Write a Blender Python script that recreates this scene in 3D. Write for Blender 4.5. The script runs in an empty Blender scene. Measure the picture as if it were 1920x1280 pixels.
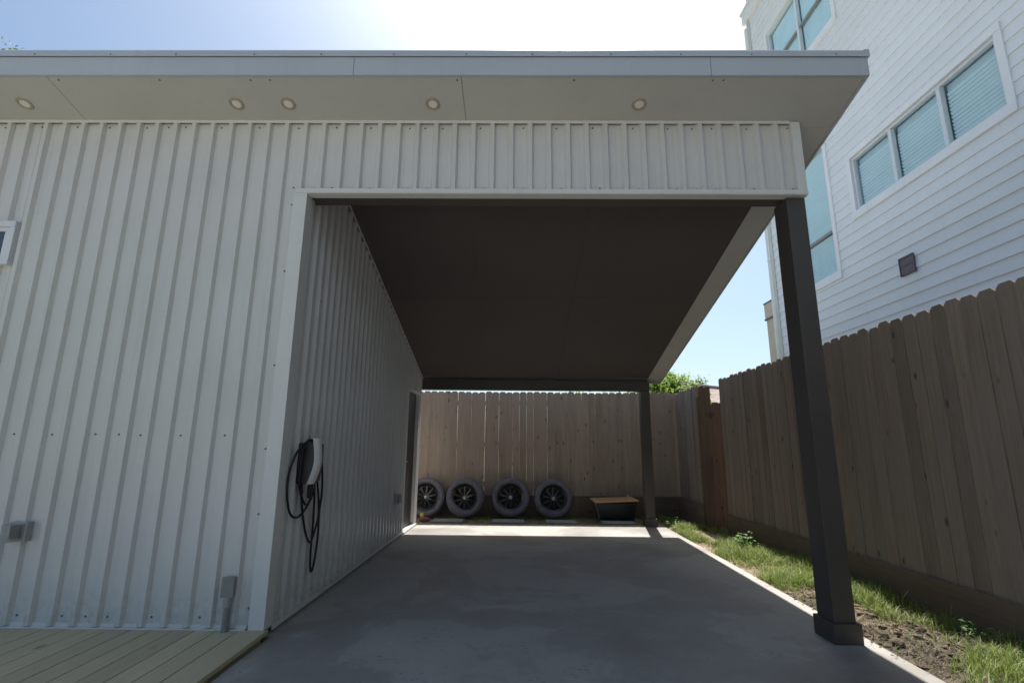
import bpy, bmesh, math, random
from mathutils import Vector, Matrix, noise
R = math.radians
rnd = random.Random(7)
SC = bpy.context.scene
COL = SC.collection

# ------------------------------------------------------------------ camera
cam_d = bpy.data.cameras.new('camera'); cam = bpy.data.objects.new('camera', cam_d); COL.objects.link(cam)
cam_d.sensor_width = 36.0; cam_d.lens = 36.0 * 950 / 1920
cam_d.clip_start = 0.05; cam_d.clip_end = 2000
cam.matrix_world = Matrix.Translation((0, 0, 1.2)) @ Matrix.Rotation(R(.6), 4, 'Z') @ Matrix.Rotation(R(102.0), 4, 'X') @ Matrix.Rotation(R(.47), 4, 'Z')
SC.camera = cam

# ------------------------------------------------------------------ light
SUN_EL, SUN_AZ = 61.5, 9.8          # azimuth measured from +Y towards +X
world = bpy.data.worlds.new('World'); SC.world = world; world.use_nodes = True
wn = world.node_tree.nodes; wl = world.node_tree.links
for n in list(wn): wn.remove(n)
sky = wn.new('ShaderNodeTexSky'); sky.sky_type = 'NISHITA'; sky.sun_disc = False
sky.sun_elevation = R(SUN_EL); sky.sun_rotation = R(SUN_AZ)
sky.altitude = 50; sky.air_density = 1.0; sky.dust_density = 2.5; sky.ozone_density = 0.3
bg = wn.new('ShaderNodeBackground'); bg.inputs['Strength'].default_value = 0.10
wo = wn.new('ShaderNodeOutputWorld')
tint = wn.new('ShaderNodeMix'); tint.data_type = 'RGBA'; tint.blend_type = 'MULTIPLY'; tint.inputs[0].default_value = 1
tint.inputs[7].default_value = (.88, .975, 1.0, 1); wl.new(sky.outputs[0], tint.inputs[6]); wl.new(tint.outputs[2], bg.inputs[0]); wl.new(bg.outputs[0], wo.inputs[0])
sun_d = bpy.data.lights.new('sun', 'SUN'); sun_d.energy = 5.0; sun_d.angle = R(.5); sun_d.color = (1, .96, .90)
sun = bpy.data.objects.new('sun', sun_d); COL.objects.link(sun)
sd = Vector((math.cos(R(SUN_EL)) * math.sin(R(SUN_AZ)), math.cos(R(SUN_EL)) * math.cos(R(SUN_AZ)), math.sin(R(SUN_EL))))
sun.rotation_euler = sd.to_track_quat('Z', 'Y').to_euler(); sun.location = (0, 0, 30)
SC.view_settings.view_transform = 'Standard'; SC.view_settings.look = 'None'
SC.view_settings.gamma = 1; SC.view_settings.use_curve_mapping = False
SC.view_settings.exposure = 0.72

# ------------------------------------------------------------------ materials
class NT:
    def __init__(s, name):
        s.m = bpy.data.materials.new(name); s.m.use_nodes = True; s.t = s.m.node_tree; s.n = s.t.nodes
        s.b = s.n['Principled BSDF']
    def new(s, ty, **kw):
        n = s.n.new(ty)
        for k, v in kw.items():
            if hasattr(n, k): setattr(n, k, v)
        return n
    def link(s, a, b): s.t.links.new(a, b)
    def coords(s, kind='Object', scale=(1, 1, 1), rnd_off=False):
        tc = s.new('ShaderNodeTexCoord'); mp = s.new('ShaderNodeMapping'); mp.inputs['Scale'].default_value = scale
        if kind == 'World':
            g = s.new('ShaderNodeNewGeometry'); s.link(g.outputs['Position'], mp.inputs['Vector'])
        else: s.link(tc.outputs[kind], mp.inputs['Vector'])
        if rnd_off:
            oi = s.new('ShaderNodeObjectInfo'); mu = s.new('ShaderNodeMath', operation='MULTIPLY'); mu.inputs[1].default_value = 57.3
            s.link(oi.outputs['Random'], mu.inputs[0]); cb = s.new('ShaderNodeCombineXYZ')
            for i in range(3): s.link(mu.outputs[0], cb.inputs[i])
            s.link(cb.outputs[0], mp.inputs['Location'])
        return mp.outputs[0]
    def noise(s, vec, sc, det=4, rough=.6, dist=0):
        n = s.new('ShaderNodeTexNoise'); n.inputs['Scale'].default_value = sc; n.inputs['Detail'].default_value = det
        n.inputs['Roughness'].default_value = rough; n.inputs['Distortion'].default_value = dist
        s.link(vec, n.inputs['Vector']); return n.outputs['Fac']
    def ramp(s, fac, stops):
        r = s.new('ShaderNodeValToRGB'); e = r.color_ramp.elements
        while len(e) < len(stops): e.new(.5)
        for i, (p, c) in enumerate(stops):
            e[i].position = p; e[i].color = (*c, 1) if len(c) == 3 else c
        s.link(fac, r.inputs[0]); return r.outputs['Color']
    def mix(s, fac, a, b, mode='MIX'):
        m = s.new('ShaderNodeMix', data_type='RGBA', blend_type=mode)
        for sock, v in ((m.inputs[0], fac), (m.inputs[6], a), (m.inputs[7], b)):
            if isinstance(v, (int, float)): sock.default_value = v
            elif isinstance(v, tuple): sock.default_value = (*v, 1)
            else: s.link(v, sock)
        return m.outputs[2]
    def bump(s, h, strength=.3, dist=.01):
        b = s.new('ShaderNodeBump'); b.inputs['Strength'].default_value = strength; b.inputs['Distance'].default_value = dist
        s.link(h, b.inputs['Height']); s.link(b.outputs[0], s.b.inputs['Normal'])
    def color(s, c): s.link(c, s.b.inputs['Base Color'])
    def set(s, **kw):
        for k, v in kw.items(): s.b.inputs[k.replace('_', ' ')].default_value = v if not isinstance(v, tuple) else (*v, 1)

g3 = lambda v: (v, v, v)
def painted(name, c, var=.06, rough=.5, scale=3, metal=0, bumps=.05, rnd_tone=0):
    t = NT(name); v = t.coords('World'); n = t.noise(v, scale, 5)
    col = t.ramp(n, [(.3, tuple(x * (1 - var) for x in c)), (.7, tuple(min(1, x * (1 + var)) for x in c))])
    n3 = t.noise(t.coords('World', (6, 6, .5)), 2.2, 4, .7)
    col = t.mix(t.ramp(n3, [(.55, g3(0)), (.8, g3(.35))]), col, tuple(x * .8 for x in c))
    if rnd_tone:
        oi = t.new('ShaderNodeObjectInfo')
        tone = t.ramp(oi.outputs['Random'], [(0, g3(1 - rnd_tone)), (1, g3(1))]); col = t.mix(1.0, col, tone, 'MULTIPLY')
    t.color(col); t.set(Roughness=rough, Metallic=metal)
    n2 = t.noise(v, 40, 3); t.bump(n2, bumps, .004); return t.m

def wood(name, light, dark, axis='Z', knots=True, rough=.85, tone=.35, weather=None, kn=.5):
    t = NT(name)
    st = {'X': (1.2, 24, 24), 'Y': (24, 1.2, 24), 'Z': (24, 24, 1.2)}[axis]
    v = t.coords('Object', st, True)
    n = t.noise(v, 1.6, 6, .65, .6)
    col = t.ramp(n, [(.25, dark), (.5, tuple((a + b) / 2 for a, b in zip(light, dark))), (.75, light)])
    oi = t.new('ShaderNodeObjectInfo')
    tn = t.ramp(oi.outputs['Random'], [(0, g3(1 - tone)), (.5, g3(1 - tone * .4)), (1, g3(1))])
    col = t.mix(1.0, col, tn, 'MULTIPLY')
    if weather:
        wv = t.noise(t.coords('Object', (3, 3, .8), True), 1.3, 4)
        col = t.mix(t.ramp(wv, [(.4, g3(0)), (.65, g3(.7))]), col, weather)
    if knots:
        kv = t.coords('Object', {'X': (3, 9, 9), 'Y': (9, 3, 9), 'Z': (9, 9, 4.5)}[axis], True)
        vo = t.new('ShaderNodeTexVoronoi'); vo.inputs['Scale'].default_value = 1.0; t.link(kv, vo.inputs['Vector'])
        cr = t.new('ShaderNodeSeparateColor'); t.link(vo.outputs['Color'], cr.inputs[0])
        gate = t.ramp(cr.outputs[0], [(kn, g3(0)), (kn + .02, g3(1))])
        kd = t.ramp(vo.outputs['Distance'], [(.05, g3(.85)), (.13, g3(.45)), (.2, g3(0))])
        mk = t.mix(1.0, kd, gate, 'MULTIPLY')
        col = t.mix(mk, col, tuple(x * .28 for x in dark))
    t.color(col); t.set(Roughness=rough); t.bump(n, .35, .004); return t.m

def siding_mat():
    t = NT('white_ribbed_steel'); v = t.coords('World'); c = (.64, .632, .618)
    n = t.noise(v, 1.3, 5); col = t.ramp(n, [(.3, tuple(x * .95 for x in c)), (.7, tuple(x * 1.04 for x in c))])
    st = t.noise(t.coords('World', (9, 9, .35)), 2.0, 5, .7); col = t.mix(t.ramp(st, [(.52, g3(0)), (.78, g3(.4))]), col, (.47, .465, .44))
    sp = t.new('ShaderNodeSeparateXYZ'); g = t.new('ShaderNodeNewGeometry'); t.link(g.outputs['Position'], sp.inputs[0])
    mr = t.new('ShaderNodeMapRange'); mr.inputs[1].default_value = .0; mr.inputs[2].default_value = .32; mr.inputs[3].default_value = .55; mr.inputs[4].default_value = 0
    t.link(sp.outputs[2], mr.inputs[0]); sn = t.noise(v, 18, 5, .75)
    dirt_ = t.mix(1.0, t.ramp(sn, [(.42, g3(0)), (.68, g3(1))]), mr.outputs[0], 'MULTIPLY'); col = t.mix(dirt_, col, (.36, .33, .27))
    sc = t.noise(t.coords('World', (3, 3, 3)), 12, 4, .8); col = t.mix(t.ramp(sc, [(.70, g3(0)), (.76, g3(.4))]), col, (.42, .41, .39))
    t.color(col); rr = t.ramp(n, [(.3, g3(.28)), (.7, g3(.42))]); t.link(rr, t.b.inputs['Roughness'])
    wv = t.noise(t.coords('World', (1, 1, .45)), 3.2, 2, .5); t.bump(wv, .55, .012); return t.m
M = {}
M['siding'] = siding_mat()
M['siding2'] = painted('white_steel_trim', (.685, .678, .665), .03, .4, 2)
M['soffit'] = painted('soffit_board', (.50, .495, .475), .05, .7, 1.2)
M['fascia'] = painted('fascia_metal', (.47, .50, .55), .05, .38, 1.0)
M['dark'] = painted('dark_bronze_paint', (.070, .059, .053), .15, .5, 1.5)
M['darkceil'] = painted('dark_ceiling_board', (.088, .075, .073), .10, .75, .8)
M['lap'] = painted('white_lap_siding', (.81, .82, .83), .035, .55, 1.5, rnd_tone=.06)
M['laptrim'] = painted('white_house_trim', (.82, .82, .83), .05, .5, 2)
M['door'] = painted('dark_door_paint', (.030, .027, .025), .1, .5, 2)
M['vinyl'] = painted('vinyl_frame', (.70, .72, .75), .03, .35, 3)
M['corner_shade'] = painted('shaded_corner_board', (.55, .58, .54), .05, .6, 2)  # shadow on the corner board is put into its colour
M['beige'] = painted('beige_stucco', (.55, .47, .38), .05, .8, 4)
M['grey'] = painted('grey_pvc', (.25, .255, .24), .05, .5, 5)
M['galv'] = painted('galvanised_metal', (.38, .39, .38), .1, .4, 8, .3)
M['black'] = painted('black_plastic', (.018, .019, .021), .2, .45, 8)
M['cable'] = painted('black_rubber_cable', (.016, .016, .016), .2, .5, 8)
M['white_pl'] = painted('white_plastic', (.62, .62, .61), .02, .3, 8)
M['rim'] = painted('dark_alloy', (.05, .05, .052), .2, .3, 10, .7)
M['tyrewrap'] = painted('lavender_grey_tyre_cover', (.135, .132, .162), .2, .75, 14, bumps=.6)
M['rubber'] = painted('tyre_rubber', (.03, .03, .032), .2, .8, 10)
M['vent'] = painted('brown_vent', (.115, .09, .10), .15, .5, 8)
M['screw'] = painted('screw_head', (.16, .15, .13), .3, .5, 30, .3)
M['brass'] = painted('tan_ring', (.36, .33, .26), .08, .4, 10)
M['red'] = painted('red_plastic', (.17, .055, .045), .1, .5, 10)
M['yellow'] = painted('yellow_plastic', (.55, .50, .05), .1, .5, 10)
M['picket'] = wood('weathered_picket', (.35, .262, .20), (.205, .15, .11), 'Z', tone=.38, weather=(.25, .21, .175), kn=.55)
M['picket_back'] = wood('weathered_picket_knotty', (.44, .335, .255), (.27, .195, .145), 'Z', tone=.28, weather=(.32, .265, .215), kn=.35)
M['picket_red'] = wood('reddish_picket', (.20, .125, .085), (.12, .075, .05), 'Z', tone=.2)
M['kick'] = wood('kickboard_wood', (.19, .135, .095), (.12, .085, .06), 'Y', tone=.2)
M['kickx'] = wood('kickboard_wood_x', (.20, .145, .10), (.12, .085, .06), 'X', tone=.2)
M['deck'] = wood('treated_deck_wood', (.58, .50, .335), (.45, .385, .24), 'Y', tone=.18, rough=.7, kn=.8)
M['ply'] = wood('plywood_lid', (.68, .42, .20), (.50, .27, .12), 'X', tone=.1, knots=False, rough=.5)
M['bark'] = painted('bark', (.14, .11, .08), .3, .9, 12, bumps=.8)

def lens_mat():
    t = NT('frosted_lens'); t.set(Base_Color=(.78, .74, .70), Roughness=.35); return t.m
M['lens'] = lens_mat()

def concrete():
    t = NT('concrete_slab'); v = t.coords('World')
    a = t.noise(v, .55, 6, .62, .4); b = t.noise(v, 2.6, 6, .6, .3); c = t.noise(t.coords('World', (5, 14, 5)), 5, 4, .7)
    col = t.ramp(a, [(.36, (.225, .20, .175)), (.485, (.29, .268, .24)), (.515, (.36, .335, .305)), (.68, (.425, .40, .37))])
    col = t.mix(t.ramp(b, [(.46, g3(0)), (.62, g3(.45))]), col, (.33, .32, .305))
    col = t.mix(t.ramp(c, [(.58, g3(0)), (.70, g3(.6))]), col, (.19, .18, .165))
    vo = t.new('ShaderNodeTexVoronoi', voronoi_dimensions='2D'); vo.inputs['Scale'].default_value = 14; t.link(t.coords('World', (.7, 1.6, 1)), vo.inputs['Vector'])
    pit = t.ramp(vo.outputs['Distance'], [(.06, g3(.75)), (.17, g3(0))])
    col = t.mix(t.mix(1.0, pit, t.ramp(b, [(.52, g3(0)), (.60, g3(1))]), 'MULTIPLY'), col, (.15, .145, .135))
    t.color(col)
    rr = t.ramp(a, [(.35, g3(.42)), (.6, g3(.7))]); t.link(rr, t.b.inputs['Roughness'])
    t.bump(t.noise(v, 55, 5, .7), .25, .003); return t.m
M['concrete'] = concrete()
M['paver'] = painted('paver_concrete', (.30, .29, .27), .15, .85, 9, bumps=.3)

M['pave'] = painted('pale_driveway_concrete', (.52, .50, .47), .08, .8, 1.2)
def dirt():
    t = NT('dirt_ground'); v = t.coords('World')
    a = t.noise(v, 1.6, 6, .65); b = t.noise(v, 14, 6, .7); c = t.noise(v, 60, 4, .7)
    col = t.ramp(b, [(.3, (.15, .10, .065)), (.5, (.30, .22, .145)), (.72, (.48, .38, .26))])
    col = t.mix(t.ramp(a, [(.4, g3(0)), (.62, g3(.6))]), col, (.17, .13, .09))
    col = t.mix(t.ramp(c, [(.55, g3(0)), (.7, g3(.6))]), col, (.10, .075, .05))
    sp = t.new('ShaderNodeSeparateXYZ'); g = t.new('ShaderNodeNewGeometry'); t.link(g.outputs['Position'], sp.inputs[0])
    ma = t.new('ShaderNodeMath', operation='MULTIPLY_ADD'); ma.inputs[1].default_value = -.14; t.link(sp.outputs[1], ma.inputs[0]); ad = t.new('ShaderNodeMath', operation='ADD'); ad.inputs[1].default_value = .26; t.link(a, ad.inputs[0]); t.link(ad.outputs[0], ma.inputs[2])
    near = t.ramp(ma.outputs[0], [(.0, g3(0)), (.14, g3(.85))])       # damp, freshly dug soil at the near end
    col = t.mix(near, col, t.mix(t.ramp(b, [(.35, g3(0)), (.65, g3(1))]), (.050, .038, .027), (.115, .09, .063)))
    t.color(col); t.set(Roughness=.95); t.bump(c, .6, .02); return t.m
M['dirt'] = dirt()
def yard():
    t = NT('yard_ground'); v = t.coords('World'); a = t.noise(v, .3, 6, .6); b = t.noise(v, 6, 5)
    col = t.ramp(a, [(.35, (.10, .13, .05)), (.55, (.22, .2, .11)), (.7, (.33, .28, .19))])
    col = t.mix(t.ramp(b, [(.4, g3(0)), (.7, g3(.5))]), col, (.09, .11, .04))
    t.color(col); t.set(Roughness=.95); return t.m
M['yard'] = yard()
def leaf(name, c1, c2, c3, sc=3.0, trans=.35):
    t = NT(name); v = t.coords('World'); a = t.noise(v, sc, 3); 
    at = t.new('ShaderNodeAttribute', attribute_name='tone', attribute_type='GEOMETRY')
    col = t.ramp(at.outputs['Fac'], [(0, c1), (.5, c2), (1, c3)])
    t.color(col); t.set(Roughness=.6)
    tr = t.new('ShaderNodeBsdfTranslucent'); t.link(col, tr.inputs['Color'])
    mx = t.new('ShaderNodeMixShader'); mx.inputs[0].default_value = trans
    out = t.n['Material Output']; t.link(t.b.outputs[0], mx.inputs[1]); t.link(tr.outputs[0], mx.inputs[2]); t.link(mx.outputs[0], out.inputs[0])
    return t.m
M['grass'] = leaf('grass_blades', (.14, .21, .04), (.23, .32, .06), (.38, .43, .14))
M['drygrass'] = leaf('dry_grass_blades', (.11, .105, .05), (.20, .17, .10), (.32, .28, .18))
M['weed'] = leaf('weed_leaves', (.06, .14, .03), (.10, .21, .04), (.18, .30, .06))
M['litter'] = leaf('dry_litter', (.07, .05, .03), (.13, .095, .055), (.22, .17, .09), trans=.05)
M['tree_leaf'] = leaf('tree_leaves', (.05, .10, .02), (.10, .17, .035), (.20, .27, .06))
M['bright_leaf'] = leaf('bright_vine_leaves', (.10, .19, .03), (.19, .30, .05), (.30, .40, .09), trans=.5)

def shingle():
    t = NT('roof_shingles'); v = t.coords('Object'); br = t.new('ShaderNodeTexBrick')
    br.inputs['Color1'].default_value = (.27, .20, .17, 1); br.inputs['Color2'].default_value = (.38, .31, .28, 1); br.inputs['Mortar'].default_value = (.14, .10, .09, 1)
    br.inputs['Scale'].default_value = 1; br.inputs['Brick Width'].default_value = .32; br.inputs['Row Height'].default_value = .16; br.inputs['Mortar Size'].default_value = .012
    t.link(v, br.inputs['Vector']); n = t.noise(v, 9, 4)
    t.color(t.mix(t.ramp(n, [(.35, g3(0)), (.7, g3(.5))]), br.outputs['Color'], (.42, .34, .30))); t.set(Roughness=.9); return t.m
M['shingle'] = shingle()
def glass():
    t = NT('window_glass'); n = t.n; out = n['Material Output']; n.remove(t.b)
    tr = t.new('ShaderNodeBsdfTransparent'); tr.inputs[0].default_value = (.955, .985, .99, 1)
    gl = t.new('ShaderNodeBsdfGlossy'); gl.inputs['Color'].default_value = (.72, .93, .96, 1); gl.inputs['Roughness'].default_value = .02
    lw = t.new('ShaderNodeLayerWeight'); lw.inputs[0].default_value = .5
    pw = t.new('ShaderNodeMath', operation='POWER'); pw.inputs[1].default_value = 4.5; t.link(lw.outputs['Facing'], pw.inputs[0])
    ad = t.new('ShaderNodeMath', operation='MULTIPLY_ADD'); ad.inputs[1].default_value = .85; ad.inputs[2].default_value = .05; t.link(pw.outputs[0], ad.inputs[0])
    mx = t.new('ShaderNodeMixShader'); t.link(ad.outputs[0], mx.inputs[0]); t.link(tr.outputs[0], mx.inputs[1]); t.link(gl.outputs[0], mx.inputs[2])
    t.link(mx.outputs[0], out.inputs[0]); return t.m
M['glass'] = glass()
_dg = NT('dark_window_glass'); _dg.set(Base_Color=(.03, .05, .08), Roughness=.04, IOR=1.8); M['darkglass'] = _dg.m
M['slat'] = painted('blind_slat', (.76, .87, .88), .02, .6, 3)
M['room'] = painted('dim_room', (.25, .29, .31), .02, .9, 3)
M['curtain'] = painted('pale_curtain', (.66, .80, .82), .08, .9, 3)
M['backing'] = painted('shaded_blind_gap', (.56, .67, .69), .05, .9, 3)  # shade of the gaps between slats put into this sheet's colour
def plastic_clear():
    t = NT('clear_cover'); t.set(Base_Color=(.45, .46, .45), Roughness=.12, Alpha=.40); return t.m
M['clear'] = plastic_clear()

# ------------------------------------------------------------------ mesh helpers
class MB:
    def __init__(s): s.v = []; s.f = []; s.tone = None
    def poly(s, pts): i = len(s.v); s.v += [tuple(p) for p in pts]; s.f.append(tuple(range(i, i + len(pts)))); return s
    def hexa(s, p):     # 8 points: bottom ring 0-3, top ring 4-7
        i = len(s.v); s.v += [tuple(q) for q in p]
        s.f += [tuple(i + k for k in q) for q in ((3, 2, 1, 0), (4, 5, 6, 7), (0, 1, 5, 4), (1, 2, 6, 5), (2, 3, 7, 6), (3, 0, 4, 7))]; return s
    def box(s, x0, x1, y0, y1, z0, z1):
        return s.hexa([(x0, y0, z0), (x1, y0, z0), (x1, y1, z0), (x0, y1, z0), (x0, y0, z1), (x1, y0, z1), (x1, y1, z1), (x0, y1, z1)])
    def prism(s, prof, fn):    # closed profile list, fn(p, end) -> 3d
        n = len(prof); i = len(s.v)
        s.v += [tuple(fn(p, 0)) for p in prof] + [tuple(fn(p, 1)) for p in prof]
        s.f.append(tuple(range(i + n - 1, i - 1, -1))); s.f.append(tuple(range(i + n, i + 2 * n)))
        for k in range(n): s.f.append((i + k, i + (k + 1) % n, i + n + (k + 1) % n, i + n + k))
        return s
    def lathe(s, prof, n, fn, closed=False):   # prof (r, h); fn(x, y, h) -> 3d
        i = len(s.v); m = len(prof)
        for k in range(n):
            a = 2 * math.pi * k / n
            for r, h in prof: s.v.append(tuple(fn(r * math.cos(a), r * math.sin(a), h)))
        for k in range(n):
            for j in range(m if closed else m - 1):
                a, b = i + k * m, i + ((k + 1) % n) * m
                s.f.append((a + j, b + j, b + (j + 1) % m, a + (j + 1) % m))
        return s
    def tube(s, pts, r, n=8, closed=False):
        P = [Vector(p) for p in pts]; i = len(s.v); up = Vector((.3, .2, 1)).normalized()
        for k, p in enumerate(P):
            d = (P[min(k + 1, len(P) - 1)] - P[max(k - 1, 0)]).normalized()
            a = d.cross(up); a = a.normalized() if a.length > 1e-3 else Vector((1, 0, 0)); b = d.cross(a)
            rr = r[k] if isinstance(r, (list, tuple)) else r
            for j in range(n):
                t = 2 * math.pi * j / n; s.v.append(tuple(p + (a * math.cos(t) + b * math.sin(t)) * rr))
        for k in range(len(P) - 1):
            for j in range(n):
                s.f.append((i + k * n + j, i + k * n + (j + 1) % n, i + (k + 1) * n + (j + 1) % n, i + (k + 1) * n + j))
        s.f.append(tuple(range(i + n - 1, i - 1, -1))); e = i + (len(P) - 1) * n; s.f.append(tuple(range(e, e + n))); return s
    def mesh(s, name, mat, org, bevel=0, smooth=False):
        me = bpy.data.meshes.new(name)
        me.from_pydata([(v[0] - org[0], v[1] - org[1], v[2] - org[2]) for v in s.v], [], s.f)
        if s.tone:
            at = me.attributes.new('tone', 'FLOAT', 'FACE'); at.data.foreach_set('value', s.tone)
        if not s.tone or bevel:
            bm = bmesh.new(); bm.from_mesh(me)
            if bevel: bmesh.ops.bevel(bm, geom=list(bm.edges), offset=bevel, segments=2, affect='EDGES', profile=.6)
            bmesh.ops.recalc_face_normals(bm, faces=bm.faces); bm.to_mesh(me); bm.free()
        if smooth:
            for p in me.polygons: p.use_smooth = True
            me.set_sharp_from_angle(angle=R(38))
        me.materials.append(mat); me.update(); return me

def wloc(o):
    l = Vector(o.location)
    while o.parent: o = o.parent; l += Vector(o.location)
    return l
def obj(name, mb, mat, parent=None, org=None, bevel=0, smooth=False):
    if isinstance(mat, str): mat = M[mat]
    if org is None:
        org = [min(v[i] for v in mb.v) for i in range(3)]
    me = mb.mesh(name, mat, org, bevel, smooth)
    o = bpy.data.objects.new(name, me); COL.objects.link(o)
    if parent:
        o.parent = parent; o.location = Vector(org) - wloc(parent)
    else: o.location = org
    return o
def tag(o, label, cat, group=None, kind=None):
    o['label'] = label; o['category'] = cat
    if group: o['group'] = group
    if kind: o['kind'] = kind
    return o
def thing(name, loc, label, cat, group=None):
    o = bpy.data.objects.new(name, None); COL.objects.link(o); o.location = loc; o.empty_display_size = .2
    return tag(o, label, cat, group)
def struct(name, mb, mat, **k):
    o = obj(name, mb, mat, **k); o['kind'] = 'structure'; return o
def cat_rom(pts, n=8):
    P = [Vector(p) for p in pts]; out = []
    for i in range(len(P) - 1):
        a, b, c, d = P[max(i - 1, 0)], P[i], P[i + 1], P[min(i + 2, len(P) - 1)]
        for k in range(n):
            t = k / n; out.append(.5 * ((2 * b) + (c - a) * t + (2 * a - 5 * b + 4 * c - d) * t * t + (3 * b - a - 3 * c + d) * t ** 3))
    out.append(P[-1]); return out

# ------------------------------------------------------------------ ground
D = 3.74; A = -1.72; SLAB = -.05
struct('ground', MB().poly([(-300, -300, -.16), (300, -300, -.16), (300, 600, -.16), (-300, 600, -.16)]), 'yard')

def strip_mesh(x0, x1, y0, y1, nx, ny, hfun):
    m = MB()
    for j in range(ny + 1):
        for i in range(nx + 1):
            x = x0 + (x1 - x0) * i / nx; y = y0 + (y1 - y0) * j / ny
            m.v.append((x, y, hfun(x, y)))
    for j in range(ny):
        for i in range(nx):
            a = j * (nx + 1) + i; m.f.append((a, a + 1, a + nx + 2, a + nx + 1))
    return m
def slab_x(y): return 2.403 + (y - 3.168) * .0172
def dirt_h(x, y):
    e = min(1, max(0, (x - slab_x(y)) / .12)) if y < 9.1 else min(1, max(.3, (y - 9.1) / .1))
    h = noise.noise(Vector((x * 1.3, y * 1.3, 0))) * .03
    rough = .5 + .9 * max(0, min(1, (4.9 - y) / 1.2))
    c = noise.noise(Vector((x * 7, y * 5, 3))) * .034 + abs(noise.noise(Vector((x * 17, y * 13, 5)))) * .040 + noise.noise(Vector((x * 40, y * 36, 5))) * .012
    return SLAB - .012 + e * (h + c * rough)
struct('dirt_strip', strip_mesh(2.38, 5.2, -3.0, 10.2, 150, 660, dirt_h), 'dirt', smooth=False)
struct('back_dirt', strip_mesh(-6.0, 2.378, 9.1, 10.2, 160, 60, lambda x, y: SLAB - .022 + noise.noise(Vector((x * 5, y * 5, 1))) * .012), 'dirt')

# driveway / carport slab, cast in bays with narrow joints
def slab_bay(y0, y1, i):
    xl = -1.66
    p = [(xl, y0 + .004, -.2), (slab_x(y0), y0 + .004, -.2), (slab_x(y1), y1 - .004, -.2), (xl, y1 - .004, -.2)]
    q = [(a, b, SLAB) for a, b, c in p]
    o = struct('driveway', MB().hexa(p + q), 'concrete', bevel=.006)
    return o
slab_bay(1.2, 9.14, 0)
slab_bay(-2.6, 1.2, 1)
slab_bay(-7.0, -2.6, 2)
struct('front_pavement', MB().box(-9, 2.4, -7.0, -.2, -.2, -.07).box(-9, 3.2, -14, -7.004, -.2, -.08), 'pave')

# ------------------------------------------------------------------ the metal-clad building
SL = .264; ZS = 3.84
def soff(y): return ZS - SL * (y - D)
house = thing('carport_house', (-4, D, 0), 'low white ribbed-metal building with sloping roof reaching out over an open carport', 'building')
PITCH = .1545; RX0 = -1.295
def rib_profile(a0, a1, phase, rh=.030):
    """list of (a, h) across the panel from a0 to a1"""
    out = [(a0, 0)]
    k0 = math.floor((a0 - phase) / PITCH) - 1
    for k in range(k0, k0 + int((a1 - a0) / PITCH) + 4):
        c = phase + k * PITCH
        for da, h in ((-.030, 0), (-.016, rh), (.016, rh), (.030, 0)):
            if a0 + .002 < c + da < a1 - .002: out.append((c + da, h))
    out.append((a1, 0)); return out
def rib_h(a, phase, rh=.030):
    d = abs((a - phase + PITCH / 2) % PITCH - PITCH / 2)
    return rh if d < .016 else (0 if d > .030 else rh * (.030 - d) / .014)
def ribbed(a0, a1, z0f, z1f, phase, P, T=.0012):
    """P(a, h, z) -> 3d point. thin sheet, front surface plus back surface"""
    pr = rib_profile(a0, a1, phase); pr[0] = (a0, rib_h(a0, phase)); pr[-1] = (a1, rib_h(a1, phase))
    m = MB(); n = len(pr)
    for (a, h) in pr: m.v += [P(a, h, z0f(a)), P(a, h, z1f(a)), P(a, h - .004, z0f(a)), P(a, h - .004, z1f(a))]
    for i in range(n - 1):
        b = i * 4
        m.f += [(b, b + 4, b + 5, b + 1), (b + 6, b + 2, b + 3, b + 7), (b, b + 2, b + 6, b + 4), (b + 1, b + 5, b + 7, b + 3)]
    e = (n - 1) * 4; m.f += [(0, 1, 3, 2), (e, e + 2, e + 3, e + 1)]
    return m
FY = D - .004
Pf = lambda a, h, z: (a, FY - h, z)
# front panels, six ribs wide, lapping at a rib flank
PW = PITCH * 6
edges = []
x = RX0 + PITCH * .5
while x > -7.2: x -= PW
k = 0; xs = []
while x < 2.28: xs.append(x); x += PW
xs.append(2.255)
for i in range(len(xs) - 1):
    a0, a1 = xs[i], xs[i + 1]
    segs = [(a0, min(a1, -1.785), .012), (max(a0, -1.785), a1, 3.215)] if a0 < -1.785 < a1 else [(a0, a1, .012 if a1 <= -1.785 else 3.215)]
    for s0, s1, zb in segs:
        if s1 - s0 < .02: continue
        # window opening in the far-left panel
        if s0 < -3.98 and zb < 1 and s1 > -3.98:
            obj('siding_panel', ribbed(-3.975, s1, lambda a: zb, lambda a: ZS - .012, RX0, Pf), 'siding', house)
            obj('siding_panel', ribbed(s0, -3.977, lambda a: zb, lambda a: 2.58, RX0, Pf), 'siding', house)
            obj('siding_panel', ribbed(s0, -3.977, lambda a: 2.92, lambda a: ZS - .012, RX0, Pf), 'siding', house)
        elif s0 < -3.98 and zb < 1 and s1 > -5.3:
            obj('siding_panel', ribbed(s0, s1, lambda a: zb, lambda a: 2.58, RX0, Pf), 'siding', house)
            obj('siding_panel', ribbed(s0, s1, lambda a: 2.92, lambda a: ZS - .012, RX0, Pf), 'siding', house)
        else:
            obj('siding_panel', ribbed(s0, s1, lambda a, zb=zb: zb, lambda a: ZS - .012, RX0, Pf), 'siding', house)
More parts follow.
